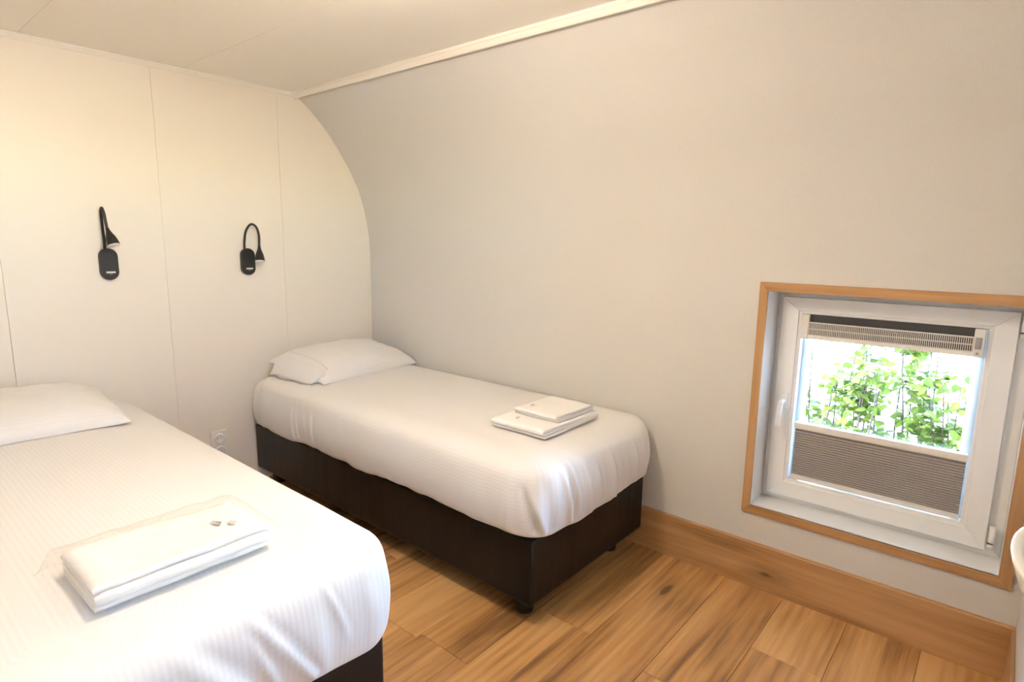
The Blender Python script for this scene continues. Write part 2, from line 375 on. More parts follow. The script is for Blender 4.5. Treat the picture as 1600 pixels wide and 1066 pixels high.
# ------------------------------------------------------------------ window
win = structure(empty('window_1', (2.894, 0.10, 0.343)))
def mitre(names, x0, x1, z0, z1, wl_, wr, wb, wt, y0, y1, mats, parent, bevel=0.002):
    ix0, ix1, iz0, iz1 = x0 + wl_, x1 - wr, z0 + wb, z1 - wt
    quads = [[(x0, z0), (x1, z0), (ix1, iz0), (ix0, iz0)], [(ix0, iz1), (ix1, iz1), (x1, z1), (x0, z1)],
             [(x0, z0), (ix0, iz0), (ix0, iz1), (x0, z1)], [(ix1, iz0), (x1, z0), (x1, z1), (ix1, iz1)]]
    out = []
    for i, q in enumerate(quads):
        out.append(prism(names[0] if i < 2 else names[1], q, 'y', y0, y1, mats[0] if i < 2 else mats[1], parent, bevel=bevel))
    return out
# oak architrave on the wall face
mitre(('architrave', 'architrave'), 2.468, 3.322, 0.311, 1.246, 0.031, 0.036, 0.032, 0.034, -0.011, 0.004, (M_OAK_W, M_OAK_Z), win, 0.0012)
# white reveal boards
RX0, RX1, RZ0, RZ1 = 2.500, 3.286, 0.343, 1.212
box('sill_board', (RX0 - 0.009, -0.003, WZ0), (RX1 + 0.010, YO, RZ0), M_UPVC, win)
box('reveal_board', (RX0 - 0.009, -0.003, RZ1), (RX1 + 0.010, YO, WZ1), M_UPVC, win)
box('reveal_board', (RX0 - 0.0095, -0.003, RZ0), (RX0, YO, RZ1), M_UPVC, win)
box('reveal_board', (RX1, -0.003, RZ0), (RX1 + 0.0105, YO, RZ1), M_UPVC, win)
# fixed frame
mitre(('frame_rail', 'frame_stile'), RX0, RX1, RZ0, RZ1, 0.045, 0.050, 0.045, 0.045, 0.140, 0.162, (M_UPVC, M_UPVC), win)
mitre(('frame_rail', 'frame_stile'), RX0, RX1, RZ0, RZ1, 0.122, 0.150, 0.100, 0.085, 0.170, 0.205, (M_UPVC, M_UPVC), win)
# opening sash with glazing bead
SX0, SX1, SZ0, SZ1 = 2.523, 3.242, 0.371, 1.186
sash = empty('sash', (2.883, 0.13, 0.371)); sash.parent = win; sash.matrix_parent_inverse = Matrix.Translation(-Vector(win.location))
mitre(('sash_rail', 'sash_stile'), SX0, SX1, SZ0, SZ1, 0.062, 0.062, 0.062, 0.050, 0.112, 0.160, (M_UPVC, M_UPVC), sash, 0.0015)
mitre(('glazing_bead', 'glazing_bead'), SX0 + 0.061, SX1 - 0.061, SZ0 + 0.061, SZ1 - 0.049, 0.015, 0.014, 0.014, 0.013, 0.118, 0.158, (M_UPVC, M_UPVC), sash, 0.0015)
box('window_pane', (2.585, 0.1605, 0.432), (3.180, 0.1655, 1.137), M_GLASS, sash)
# handle on the left stile
box('handle_plate', (2.546, 0.103, 0.735), (2.574, 0.112, 0.80), M_UPVC, sash, bevel=0.004, seg=3)
tube('handle_lever', smooth_path([(2.560, 0.104, 0.772), (2.560, 0.078, 0.772), (2.560, 0.066, 0.766), (2.559, 0.063, 0.745), (2.557, 0.064, 0.71), (2.555, 0.066, 0.672)], 6),
     [0.009] * 6 + [0.010] * 6 + [0.0105] * 6 + [0.010] * 6 + [0.0095] * 6 + [0.008], M_UPVC, sash, 12)
# hinges on the right
for z in (0.385, 1.105):
    h = tube('hinge', [(3.256, 0.112, z), (3.256, 0.112, z + 0.075)], 0.009, M_UPVC, sash, 14)
    tube('hinge_pin', [(3.256, 0.112, z - 0.002), (3.256, 0.112, z + 0.014), ], 0.0096, M_PLASTIC, sash, 14)
    box('hinge_clip', (3.246, 0.1015, z + 0.0145), (3.262, 0.112, z + 0.018), M_DARKSLOT, sash)
# pleated blind pushed down to the lower third
bl = empty('pleated_blind', (2.883, 0.125, 0.447)); tag(bl, 'taupe pleated blind drawn over the lower part of the small window', 'blind')
BX0, BX1 = 2.606, 3.163
n = 20; zt, zb = 0.661, 0.468; V = []; F = []
for i in range(2 * n + 1):
    z = zt + (zb - zt) * (i / (2 * n)) ** 0.93; y = 0.126 if i % 2 else 0.1325
    V += [(BX0 + 0.004, y, z), (BX1 - 0.004, y, z)]
for i in range(2 * n): F.append((2 * i, 2 * i + 2, 2 * i + 3, 2 * i + 1))
pf = mesh('pleated_fabric', V, F, M_BLIND, bl); sm = pf.modifiers.new('solid', 'SOLIDIFY'); sm.thickness = 0.0006
box('top_rail', (BX0, 0.117, 0.661), (BX1, 0.143, 0.688), M_PLASTIC, bl, bevel=0.003)
box('bottom_rail', (BX0 + 0.002, 0.119, 0.450), (BX1 - 0.002, 0.143, 0.468), M_PLASTIC, bl, bevel=0.003)
# ventilation grille across the top of the pane
vt = empty('window_vent', (2.88, 0.12, 1.03)); tag(vt, 'white slotted ventilation grille across the top of the window pane', 'vent')
VX0, VX1, VZ0, VZ1 = 2.602, 3.162, 1.030, 1.1238
box('vent_body', (VX0 + 0.01, 0.112, VZ0 + 0.004), (VX1 - 0.01, 0.150, VZ1), M_DARKSLOT, vt)
for a, b in ((VX0, VX0 + 0.026), (VX1 - 0.030, VX1)):
    ec = box('end_cap', (a, 0.094, VZ0), (b, 0.150, VZ1), M_PLASTIC, vt, bevel=0.003)
GX0, GX1 = VX0 + 0.024, VX1 - 0.028
box('bottom_lip', (GX0, 0.096, VZ0), (GX1, 0.118, VZ0 + 0.017), M_PLASTIC, vt, bevel=0.002)
box('top_bar', (GX0, 0.098, VZ0 + 0.062), (GX1, 0.118, VZ0 + 0.066), M_PLASTIC, vt)
box('middle_bar', (GX0, 0.0985, VZ0 + 0.038), (GX1, 0.108, VZ0 + 0.041), M_PLASTIC, vt)
V, F = [], []; ns = 84
for i in range(ns + 1):
    xa = GX0 + 0.004 + (GX1 - GX0 - 0.008) * i / ns; b0 = len(V); hw = 0.0013
    for (x, y, z) in [(xa - hw, 0.0988, VZ0 + 0.016), (xa + hw, 0.0988, VZ0 + 0.016), (xa + hw, 0.106, VZ0 + 0.016), (xa - hw, 0.106, VZ0 + 0.016)]:
        V += [(x, y, z), (x, y, VZ0 + 0.063)]
    for q in range(4):
        r_ = (q + 1) % 4; F.append((b0 + 2 * q, b0 + 2 * r_, b0 + 2 * r_ + 1, b0 + 2 * q + 1))
gr = mesh('grille_bars', V, F, M_PLASTIC, vt); gr['kind'] = 'stuff'
tube('thumb_roller', [(VX1 - 0.016, 0.094, VZ0 + 0.028), (VX1 - 0.016, 0.094, VZ0 + 0.066)], 0.0085, M_GREYPL, ec, 16)
tube('screw', [(VX1 - 0.016, 0.0935, VZ0 + 0.012), (VX1 - 0.016, 0.0915, VZ0 + 0.012)], 0.0045, M_GREYPL, ec, 12)

# ------------------------------------------------------------------ soft furnishings: ring-built covers
def vnoise(x, y, z=0.0): return mnoise.noise((x, y, z))
def cover(name, X0, X1, Y0, Y1, prof, ztop, mat_, parent, seed, dirs, folds=(), rc=(0.09, 0.09, 0.04, 0.04), hemamp=0.010, wr=1.0, headdrop=1.0, crown=0.006, topinset=14):
    """A sheet that lies over a rectangular bed and hangs down round it.
    prof: list of (outward offset, z) from the hem up to the rim of the top.  dirs: offset scale for (-y, +x, +y, -x).
    rc: corner radius at (foot/-y, foot/+y, head/+y, head/-y)."""
    rng = random.Random(seed)
    # loop, counter-clockwise from head/-y: front side, foot, back side, head
    def genloop(ins):
        lp = []; x0, x1, y0, y1 = X0 + ins, X1 - ins, Y0 + ins, Y1 - ins
        r1, r2, r3, r4 = [max(r - ins, min(r, 0.035)) for r in rc]
        def side(p, q, n, tagd):
            for i in range(n):
                t = i / n; lp.append((p[0] + (q[0] - p[0]) * t, p[1] + (q[1] - p[1]) * t, *tagd))
        def corner(c, r, a0, n):
            for i in range(n):
                a = a0 + (math.pi / 2) * i / n; lp.append((c[0] + r * math.cos(a), c[1] + r * math.sin(a), math.cos(a), math.sin(a)))
        side((x0 + r4, y0), (x1 - r1, y0), 190, (0, -1)); corner((x1 - r1, y0 + r1), r1, -math.pi / 2, 24)
        side((x1, y0 + r1), (x1, y1 - r2), 110, (1, 0)); corner((x1 - r2, y1 - r2), r2, 0, 16)
        side((x1 - r2, y1), (x0 + r3, y1), 90, (0, 1)); corner((x0 + r3, y1 - r3), r3, math.pi / 2, 10)
        side((x0, y1 - r3), (x0, y0 + r4), 40, (-1, 0)); corner((x0 + r4, y0 + r4), r4, math.pi, 10)
        return lp
    loop = genloop(0.0)
    NL = len(loop)
    per = [0.0]
    for a, b in zip(loop, loop[1:]): per.append(per[-1] + math.dist(a[:2], b[:2]) + 0.0)
    # resample profile
    P = smooth_path([(o, z, 0) for o, z in prof], 4); NP = len(P)
    arc = [0.0]
    for a, b in zip(P, P[1:]): arc.append(arc[-1] + math.dist(a, b))
    zhem = P[0][1]
    V = []; C = []        # C: cloth coordinate
    for j in range(NP):
        o, z = P[j][0], P[j][1]; drop = arc[-1] - arc[j]; h = (ztop - z) / (ztop - zhem)   # 1 at the hem
        lp = genloop(max(0.0, -o))
        for i, (x, y, nx, ny) in enumerate(lp):
            s = per[i]
            sc = dirs[0] * max(0, -ny) ** 2 + dirs[1] * max(0, nx) ** 2 + dirs[2] * max(0, ny) ** 2 + dirs[3] * max(0, -nx) ** 2
            hd = 1 - (1 - headdrop) * max(0, -nx) ** 2
            free = 1.0 if ny < 0.5 or dirs[2] > 0.5 else 0.15
            if nx < -0.5: free *= 0.25
            e = h ** 1.2
            d = 0.0
            d += wr * free * (0.006 * vnoise(s * 6 + seed, z * 3.0, 1.7) + 0.004 * vnoise(s * 17 + seed, z * 3.5 + s * 2, 4.1) * e) * min(1, h * 3)
            for (fs, fw, fa, fsl, t0, t1) in folds:
                t = h
                if t < t0 or t > t1: continue
                u = (s - fs - fsl * (t - 0.5)) / fw
                if abs(u) > 4: continue
                env = math.sin(math.pi * min(1, max(0, (t - t0) / (t1 - t0)))) ** 0.7 if t1 < 0.99 else min(1.0, (t - t0) / 0.35)
                d += fa * (math.exp(-u * u) - 0.55 * math.exp(-(u - 1.6) ** 2)) * env
            hemz = hemamp * free * (vnoise(s * 3.1 + seed * 1.3, 0.0) * 1.2 + 0.6 * vnoise(s * 9 + seed, 3.3)) * e * e
            off = max(0.0, o) * sc + d
            zz = ztop - (ztop - z) * hd + hemz + 0.0
            V.append((x + nx * off, y + ny * off, zz)); C.append((loop[i][0], loop[i][1], nx, ny, drop))
    # top: inset rings towards the middle line
    cx0, cx1, cy = X0 + (Y1 - Y0) / 2, X1 - (Y1 - Y0) / 2, (Y0 + Y1) / 2
    base = V[(NP - 1) * NL:]
    for j in range(1, topinset + 1):
        t = j / topinset; t = t ** 0.9
        for i in range(NL):
            bx, by, bz = base[i]
            tx = min(max(bx, cx0), cx1); x = bx + (tx - bx) * t; y = by + (cy - by) * t * 0.999
            q = min(1, t * 3)
            z = bz + (ztop + crown - bz) * min(1, t * 2.2) + q * wr * (0.0045 * vnoise(x * 2.2 + seed, y * 2.6) + 0.0022 * vnoise(x * 6 + seed, y * 7, 2.2))
            V.append((x, y, z)); C.append((x, y, 0, 0, 0))
    rows = NP + topinset; F = []; UV = []
    def uv(idx, mode):
        x, y, nx, ny, dr = C[idx]
        if mode == 'F': return (x, (Y0 - dr) if dr else y)
        if mode == 'B': return (x, (Y1 + dr) if dr else y)
        if mode == 'E': return (X1 + dr if dr else x, y)
        return (X0 - dr if dr else x, y)
    for j in range(rows - 1):
        for i in range(NL):
            k = (i + 1) % NL; f = (j * NL + i, j * NL + k, (j + 1) * NL + k, (j + 1) * NL + i); F.append(f)
            nx, ny = loop[i][2], loop[i][3]
            mode = 'F' if -ny > abs(nx) else 'B' if ny > abs(nx) else 'E' if nx > 0 else 'H'
            UV += [uv(q, mode) for q in f]
    o = mesh(name, V, F, mat_, parent, smooth=True, uvs=UV)
    return o

LEG_POS = [(0.10, 0.07), (0.10, -0.07), (1.93, 0.07), (1.93, -0.07)]
ZB, ZT = 0.0895, 0.343
def make_bed(y0, y1, label, seed):
    t = empty('bed', (1.03, (y0 + y1) / 2, 0)); tag(t, label, 'bed', 'single beds')
    b = box('base', (0.03, y0, ZB), (2.03, y1, ZT), M_LEATHER, t)
    bm = bmesh.new(); bm.from_mesh(b.data)
    bmesh.ops.bevel(bm, geom=[e for e in bm.edges], offset=0.010, segments=4, affect='EDGES', profile=0.6); bm.to_mesh(b.data); bm.free()
    b.data.polygons.foreach_set('use_smooth', [True] * len(b.data.polygons)); b.modifiers.new('wn', 'WEIGHTED_NORMAL')
    # upright seam piping on the foot corners
    for yy in (y0 + 0.004, y1 - 0.004):
        tube('seam', [(2.0262, yy, ZB + 0.012), (2.0262, yy, ZT - 0.014)], 0.0028, M_LEATHER, b, 8)
    for x in (0.11, 1.932):
        for yy in (y0 + 0.088, y1 - 0.12):
            tube('leg', [(x, yy, 0.0), (x, yy, 0.012), (x, yy, ZB + 0.004)], [0.034, 0.036, 0.040], M_FOOT, t, 20)
    # mattress in its fitted sheet
    prof = [(-0.05, 0.345), (0.0, 0.352), (0.022, 0.372), (0.034, 0.42), (0.036, 0.48), (0.026, 0.545), (0.002, 0.585), (-0.035, 0.603), (-0.08, 0.609)]
    cover('mattress', 0.035, 2.02, y0, y1, prof, 0.612, M_SHEET, t, seed + 5, (1, 0.6, 0.3, 0.45), rc=(0.07, 0.07, 0.06, 0.07), hemamp=0.012, crown=0.004, wr=2.2)
    return t
DPROF = [(0.012, 0.383), (0.026, 0.366), (0.040, 0.372), (0.048, 0.41), (0.053, 0.47), (0.046, 0.535), (0.032, 0.587), (0.000, 0.616), (-0.060, 0.630), (-0.12, 0.633)]
Y1A, Y1B = -0.838, -0.020
make_bed(Y1A, Y1B, 'single bed with black base standing in the corner against the curved wall', 1)
fl = [(0.32, 0.010, 0.006, 0.02, 0.1, 1.0), (0.36, 0.008, 0.005, 0.03, 0.15, 1.0), (0.50, 0.010, 0.006, 0.02, 0.2, 1.0), (0.43, 0.012, 0.004, 0.05, 0.2, 0.9), (0.75, 0.03, 0.004, 0.05, 0.2, 1.0),
      (1.05, 0.03, 0.004, -0.04, 0.3, 1.0), (1.35, 0.025, 0.004, 0.03, 0.3, 1.0), (1.62, 0.03, 0.004, 0.03, 0.3, 1.0),
      (1.806, 0.0075, -0.030, 0.05, 0.30, 1.0), (1.83, 0.014, 0.009, 0.02, 0.15, 1.0), (1.76, 0.015, 0.008, -0.01, 0.2, 1.0),
      (1.93, 0.016, 0.014, 0.05, 0.1, 1.0), (1.985, 0.012, 0.012, 0.06, 0.1, 0.9), (2.06, 0.018, 0.015, 0.05, 0.1, 1.0), (2.14, 0.014, 0.007, 0.06, 0.2, 0.95),
      (2.24, 0.024, 0.014, 0.04, 0.1, 1.0), (2.33, 0.014, -0.006, 0.05, 0.2, 1.0), (2.42, 0.018, 0.013, 0.02, 0.2, 1.0), (2.50, 0.02, 0.009, 0.03, 0.1, 1.0)]
d1 = cover('duvet', 0.165, 2.035, Y1A, Y1B, DPROF, 0.634, M_DUVET, None, 3, (1.0, 1.1, 0.16, 0.35), fl, rc=(0.075, 0.10, 0.03, 0.03), headdrop=0.10, hemamp=0.016)
tag(d1, 'white satin-striped duvet spread over the bed beside the curved wall', 'duvet', 'white duvets')
Y2A, Y2B = -2.301, -1.483
make_bed(Y2A, Y2B, 'single bed with black base in the near left foreground', 2)
fl2 = [(2.00, 0.020, 0.008, 0.10, 0.1, 1.0), (2.16, 0.012, -0.007, 0.16, 0.2, 1.0), (2.23, 0.026, 0.012, 0.18, 0.1, 1.0), (2.325, 0.009, 0.007, 0.10, 0.35, 0.9), (2.37, 0.013, 0.011, 0.16, 0.1, 1.0), (2.46, 0.022, 0.006, 0.02, 0.3, 1.0), (2.52, 0.008, 0.006, 0.09, 0.1, 0.8), (2.61, 0.016, 0.005, 0.03, 0.2, 1.0)]
d2 = cover('duvet', 0.10, 2.035, Y2A, Y2B, DPROF, 0.634, M_DUVET, None, 8, (1.0, 1.0, 1.0, 0.35), fl2, rc=(0.085, 0.085, 0.03, 0.03), headdrop=0.10, hemamp=0.014)
tag(d2, 'white satin-striped duvet spread over the near left foreground bed', 'duvet', 'white duvets')

def pillow(name, loc, size, rot, label, seed, T=0.13, flap=None):
    """soft cushion: two domed faces sewn along a rim, pulled out to points at the corners"""
    hx, hy = size[0] / 2, size[1] / 2; nx, ny = 40, 60
    V, F, UV = [], [], []
    def shape(u, v, s):
        k = (max(0, 1 - abs(u) ** 2.6) * max(0, 1 - abs(v) ** 3.0)) ** 0.42
        px = 1 - 0.05 * (1 - abs(v) ** 2) ** 1 * abs(u) ** 3 ; py = 1 - 0.035 * (1 - abs(u) ** 2) * abs(v) ** 3
        x = u * hx * px; y = v * hy * py
        edge = max(abs(u), abs(v))
        wv = 0.008 * vnoise(u * 2.2 + seed, v * 3.0, seed) + 0.005 * vnoise(u * 5 + seed, v * 7, seed + 3) + 0.012 * vnoise(u * 4 + v * 6, (u - v) * 1.5 + seed, 7) * max(0, edge - 0.6)
        z = (T * (0.80 if s > 0 else 0.20) * k + wv * (1 if s > 0 else 0.3) * min(1, k * 2)) * s
        return (x, y, z + T * 0.20)
    for s in (1, -1):
        b0 = len(V)
        for i in range(nx + 1):
            for j in range(ny + 1):
                u = math.sin((i / nx - 0.5) * math.pi); v = math.sin((j / ny - 0.5) * math.pi)
                V.append(shape(u, v, s))
        for i in range(nx):
            for j in range(ny):
                a = b0 + i * (ny + 1) + j; f = (a, a + ny + 1, a + ny + 2, a + 1)
                if s < 0: f = f[::-1]
                F.append(f); UV += [(V[q][1], V[q][0]) for q in f]
    t = empty(name, loc); t.rotation_euler = rot
    me = bpy.data.meshes.new('cushion'); me.from_pydata(V, [], F); l = me.uv_layers.new(name='cloth'); l.data.foreach_set('uv', np.array(UV, dtype=np.float32).ravel())
    bm = bmesh.new(); bm.from_mesh(me); bmesh.ops.remove_doubles(bm, verts=bm.verts, dist=0.0004); bm.to_mesh(me); bm.free()
    me.materials.append(M_PILLOW); me.polygons.foreach_set('use_smooth', [True] * len(me.polygons))
    o = bpy.data.objects.new('cushion', me); link(o, t)
    if flap:
        # loose open end of the pillowcase, a crumpled lip past the stuffing
        V, F = [], []; na, nl = 44, 9
        for j in range(nl + 1):
            q = j / nl
            for i in range(na):
                a = 2 * math.pi * i / na; cx = math.copysign(abs(math.cos(a)) ** 0.7, math.cos(a)); sx = math.copysign(abs(math.sin(a)) ** 0.9, math.sin(a))
                hgt = T * (0.46 - 0.16 * q - 0.22 * max(0, q - 0.6) / 0.4); wob = 0.016 * vnoise(math.cos(a) * 2.4 + seed, math.sin(a) * 2.4, q * 3.0)
                V.append((cx * hx * (0.86 - 0.10 * q * q) + wob * 1.2, -hy * (0.80 + 0.30 * q) + 0.02 * vnoise(cx * 2.3 + seed, sx, 5.0) * q, hgt - 0.012 + sx * hgt + wob * q + hx * cx * 0.10 * q))
        F.append(tuple(range(nl * na, (nl + 1) * na)))
        for j in range(nl):
            for i in range(na): F.append((j * na + i, j * na + (i + 1) % na, (j + 1) * na + (i + 1) % na, (j + 1) * na + i))
        fo = mesh('pillowcase_flap', V, F, M_PILLOW, t, smooth=True, local=True); fo.modifiers.new('solid', 'SOLIDIFY').thickness = 0.003
    tag(t, label, 'pillow', 'white pillows'); return t
pillow('pillow', (0.285, -0.40, 0.645), (0.46, 0.70), (0, math.radians(8), math.radians(7)), 'white pillow on the bed in the corner by the curved wall', 2.0, 0.13, flap=True)
pillow('pillow', (0.305, -1.96, 0.645), (0.50, 0.74), (0, math.radians(5), math.radians(-3)), 'white pillow on the near left bed', 6.0, 0.125)

# towels: one long cloth folded back and forth, layers visible at the edge
def towel(name, x0, x1, y0, y1, z0, layers, th, label, seed, group, fold_side='-y', tag_at=None, bow=0.004):
    """serpentine section in the plane across the fold, extruded along the other axis"""
    wdt = (x1 - x0) if fold_side in '+x-x' else (y1 - y0); lng = (y1 - y0) if fold_side in '+x-x' else (x1 - x0)
    path = []; r = th / 2
    for k in range(layers):
        z = r + k * th; a, b = (r, wdt - r * (1 + 0.6 * (k % 3)))
        seg = [(a + (b - a) * i / 12, z) for i in range(13)]
        if k % 2: seg = seg[::-1]
        if k:
            c = path[-1]; e = seg[0]; cx = (c[0] + e[0]) / 2; sgn = 1 if (k % 2) else -1
            for i in range(1, 6):
                an = -math.pi / 2 + math.pi * i / 6; path.append((cx + sgn * math.cos(an) * r * 0.95, (c[1] + e[1]) / 2 + math.sin(an) * r))
        path += seg
    hw = r * 0.80
    left, right = [], []
    for i, p in enumerate(path):
        a = path[max(0, i - 1)]; b = path[min(len(path) - 1, i + 1)]; d = Vector((b[0] - a[0], b[1] - a[1])).normalized(); n_ = Vector((-d.y, d.x))
        left.append((p[0] + n_.x * hw, p[1] + n_.y * hw)); right.append((p[0] - n_.x * hw, p[1] - n_.y * hw))
    out = left + right[::-1]; m_ = len(out); NLs = 22; V, F = [], []
    H = layers * th
    for j in range(NLs + 1):
        t = j / NLs; edge = 1 - 0.25 * (max(0, abs(2 * t - 1) - 0.86) / 0.14) ** 2 * 0.5
        for (p, q) in out:
            lay = q / H
            w_ = bow * vnoise(p * 6 + seed, t * 3 + seed, q * 20)
            pp = p + 0.004 * vnoise(t * 4 + seed, q * 60); ll = t * lng + 0.005 * vnoise(p * 5, q * 80 + seed) * (1 if t > 0.9 or t < 0.1 else 0)
            zz = max(0.0005, (q + w_ * lay) * (edge if lay > 0.6 else 1))
            if fold_side == '-y': V.append((x0 + ll, y0 + pp, z0 + zz))
            elif fold_side == '+x': V.append((x1 - pp, y0 + ll, z0 + zz))
    for j in range(NLs):
        for i in range(m_):
            k = (i + 1) % m_; F.append((j * m_ + i, j * m_ + k, (j + 1) * m_ + k, (j + 1) * m_ + i))
    F.append(tuple(range(m_ - 1, -1, -1))); F.append(tuple(range(NLs * m_, (NLs + 1) * m_)))
    o = mesh(name, V, F, M_TOWEL, None)
    bm = bmesh.new(); bm.from_mesh(o.data); bmesh.ops.recalc_face_normals(bm, faces=bm.faces); bm.to_mesh(o.data); bm.free()
    o.data.polygons.foreach_set('use_smooth', [len(p.vertices) == 4 for p in o.data.polygons])
    tag(o, label, 'towel', group)
    return o
TZ = 0.642
ta = towel('folded_towel', 1.652, 1.918, -0.640, -0.255, TZ, 3, 0.0125, 'larger white folded bath towel lying on the corner bed', 1.0, 'white folded towels')
tb = towel('folded_towel', 1.685, 1.905, -0.535, -0.270, TZ + 0.0385, 3, 0.009, 'small white folded towel on top of the larger towel', 5.0, 'white folded towels')
def care_tag(parent, c, sx, sy, rz, m=M_PRINT):
    V = [(-sx, -sy, 0), (sx, -sy, 0), (sx, sy, 0.001), (-sx, sy, 0.001), (-sx, -sy, 0.0008), (sx, -sy, 0.0008), (sx, sy, 0.0018), (-sx, sy, 0.0018)]
    V = [(c[0] + x * math.cos(rz) - y * math.sin(rz), c[1] + x * math.sin(rz) + y * math.cos(rz), c[2] + z) for x, y, z in V]
    return mesh('care_tag', V, [(0, 3, 2, 1), (4, 5, 6, 7), (0, 1, 5, 4), (1, 2, 6, 5), (2, 3, 7, 6), (3, 0, 4, 7)], m, parent)
M_TAGL = mat('pale_tag', (0.60, 0.56, 0.53), 0.6)
care_tag(tb, (1.735, -0.475, TZ + 0.068), 0.007, 0.012, 0.2, M_TAGL)
care_tag(ta, (1.745, -0.585, TZ + 0.040), 0.006, 0.012, 0.2, M_TAGL)
tcn = towel('folded_towel', 1.675, 1.900, -2.080, -1.715, 0.6425, 4, 0.0135, 'white folded towel sealed in a clear plastic bag on the near bed', 9.0, 'white folded towels', fold_side='+x', bow=0.007)
care_tag(tcn, (1.800, -1.800, 0.7005), 0.012, 0.007, 0.5, M_GREYPL); care_tag(tcn, (1.806, -1.795, 0.7008), 0.006, 0.003, 0.5); care_tag(tcn, (1.826, -1.772, 0.7005), 0.009, 0.006, 0.5, M_TAGL)
def film_bag():
    x0, x1, y0, y1 = 1.630, 1.945, -2.125, -1.680; nx, ny = 46, 60; V, F = [], []
    for s in (1, 0):
        b0 = len(V)
        for i in range(nx + 1):
            for j in range(ny + 1):
                u, v = i / nx, j / ny; x = x0 + (x1 - x0) * u; y = y0 + (y1 - y0) * v
                dx = max(1.668 - x, x - 1.908, 0) / 0.035; dy = max(-2.09 - y, y + 1.705, 0) / 0.045
                k = max(0, 1 - math.hypot(dx, dy)); k = k * k * (3 - 2 * k)
                wv = 0.006 * vnoise(x * 22, y * 22, 1) + 0.004 * abs(vnoise(x * 14 + y * 30, y * 9, 3))
                edge = min(u, 1 - u, v, 1 - v) * 8
                if s: z = 0.6465 + 0.058 * k + abs(wv) * min(1, edge) + (0.006 * (1 + vnoise(x * 15, y * 15, 8))) * (1 - k) * min(1, edge)
                else: z = 0.6415
                xx = x + 0.010 * vnoise(y * 9, 0.3) * (1 if (i == 0 or i == nx) else 0.5); yy = y + 0.012 * vnoise(x * 9, 4.3) * (1 if (j == 0 or j == ny) else 0.5)
                V.append((xx, yy, z))
        for i in range(nx):
            for j in range(ny):
                a = b0 + i * (ny + 1) + j; f = (a, a + ny + 1, a + ny + 2, a + 1); F.append(f if s else f[::-1])
        if s: F_top = len(F)
    F = F[:F_top]; V = V[:(nx + 1) * (ny + 1)]
    o = mesh('plastic_bag', V, F, M_FILM, None, smooth=True)
    tag(o, 'clear crinkled plastic bag wrapped round the towel on the near bed', 'bag')
film_bag()

# ------------------------------------------------------------------ reading lamps on the headboard wall
def capsule(hw, hh, n=14):
    pts = []
    for i in range(n + 1):
        a = math.pi * i / n; pts.append((hw * math.cos(a), hh - hw + hw * math.sin(a)))
    for i in range(n + 1):
        a = math.pi + math.pi * i / n; pts.append((hw * math.cos(a), -(hh - hw) + hw * math.sin(a)))
    return pts
def sconce(y, z, arm, head, tilt, label):
    t = empty('reading_lamp', (0, y, z)); tag(t, label, 'lamp', 'black wall reading lamps')
    wp = prism('wall_plate', [(y + a, z + b) for a, b in capsule(0.0365, 0.072)], 'x', 0.0, 0.026, M_BLACK, t, bevel=0.003, seg=3)
    box('sticker', (0.0255, y - 0.016, z - 0.041), (0.0266, y + 0.021, z - 0.033), M_STICK, wp)
    box('print', (0.0255, y - 0.004, z - 0.047), (0.0264, y + 0.008, z - 0.0445), M_PRINT, wp)
    tube('gooseneck', smooth_path(arm, 8), 0.0062, M_BLACK, t, 14)
    h = Vector(head[0]); d = (Vector(head[1]) - h).normalized(); Ln = (Vector(head[1]) - h).length
    pr_ = [(-0.01, 0.0070), (0.10, 0.0078), (0.22, 0.0098), (0.36, 0.0140), (0.52, 0.0190), (0.70, 0.0228), (0.88, 0.0250), (0.97, 0.0256), (1.0, 0.0256)]
    hd = tube('lamp_head', [h + d * Ln * a for a, _ in pr_], [r for _, r in pr_], M_BLACK, t, 24)
    e = h + d * Ln
    tube('lens', [e - d * 0.001, e + d * 0.0025, e + d * 0.004], [0.0248, 0.0248, 0.021], M_LENS, hd, 24)
yl = -1.470; zl = 1.253
sconce(yl, zl, [(0.014, yl - 0.010, zl + 0.066), (0.018, yl - 0.010, zl + 0.11), (0.026, yl - 0.014, zl + 0.18), (0.040, yl - 0.018, zl + 0.232), (0.062, yl - 0.020, zl + 0.252), (0.080, yl - 0.019, zl + 0.232), (0.088, yl - 0.017, zl + 0.19), (0.090, yl - 0.015, zl + 0.165)],
       [(0.090, yl - 0.015, zl + 0.165), (0.118, yl - 0.003, zl + 0.089)], 0, 'black gooseneck reading lamp above the near left bed')
yl = -0.817
sconce(yl, zl, [(0.014, yl - 0.014, zl + 0.066), (0.018, yl - 0.014, zl + 0.11), (0.030, yl - 0.008, zl + 0.165), (0.048, yl + 0.012, zl + 0.200), (0.062, yl + 0.034, zl + 0.185), (0.070, yl + 0.042, zl + 0.140), (0.071, yl + 0.040, zl + 0.085)],
       [(0.071, yl + 0.040, zl + 0.085), (0.096, yl + 0.026, zl + 0.004)], 0, 'black gooseneck reading lamp above the bed in the corner')

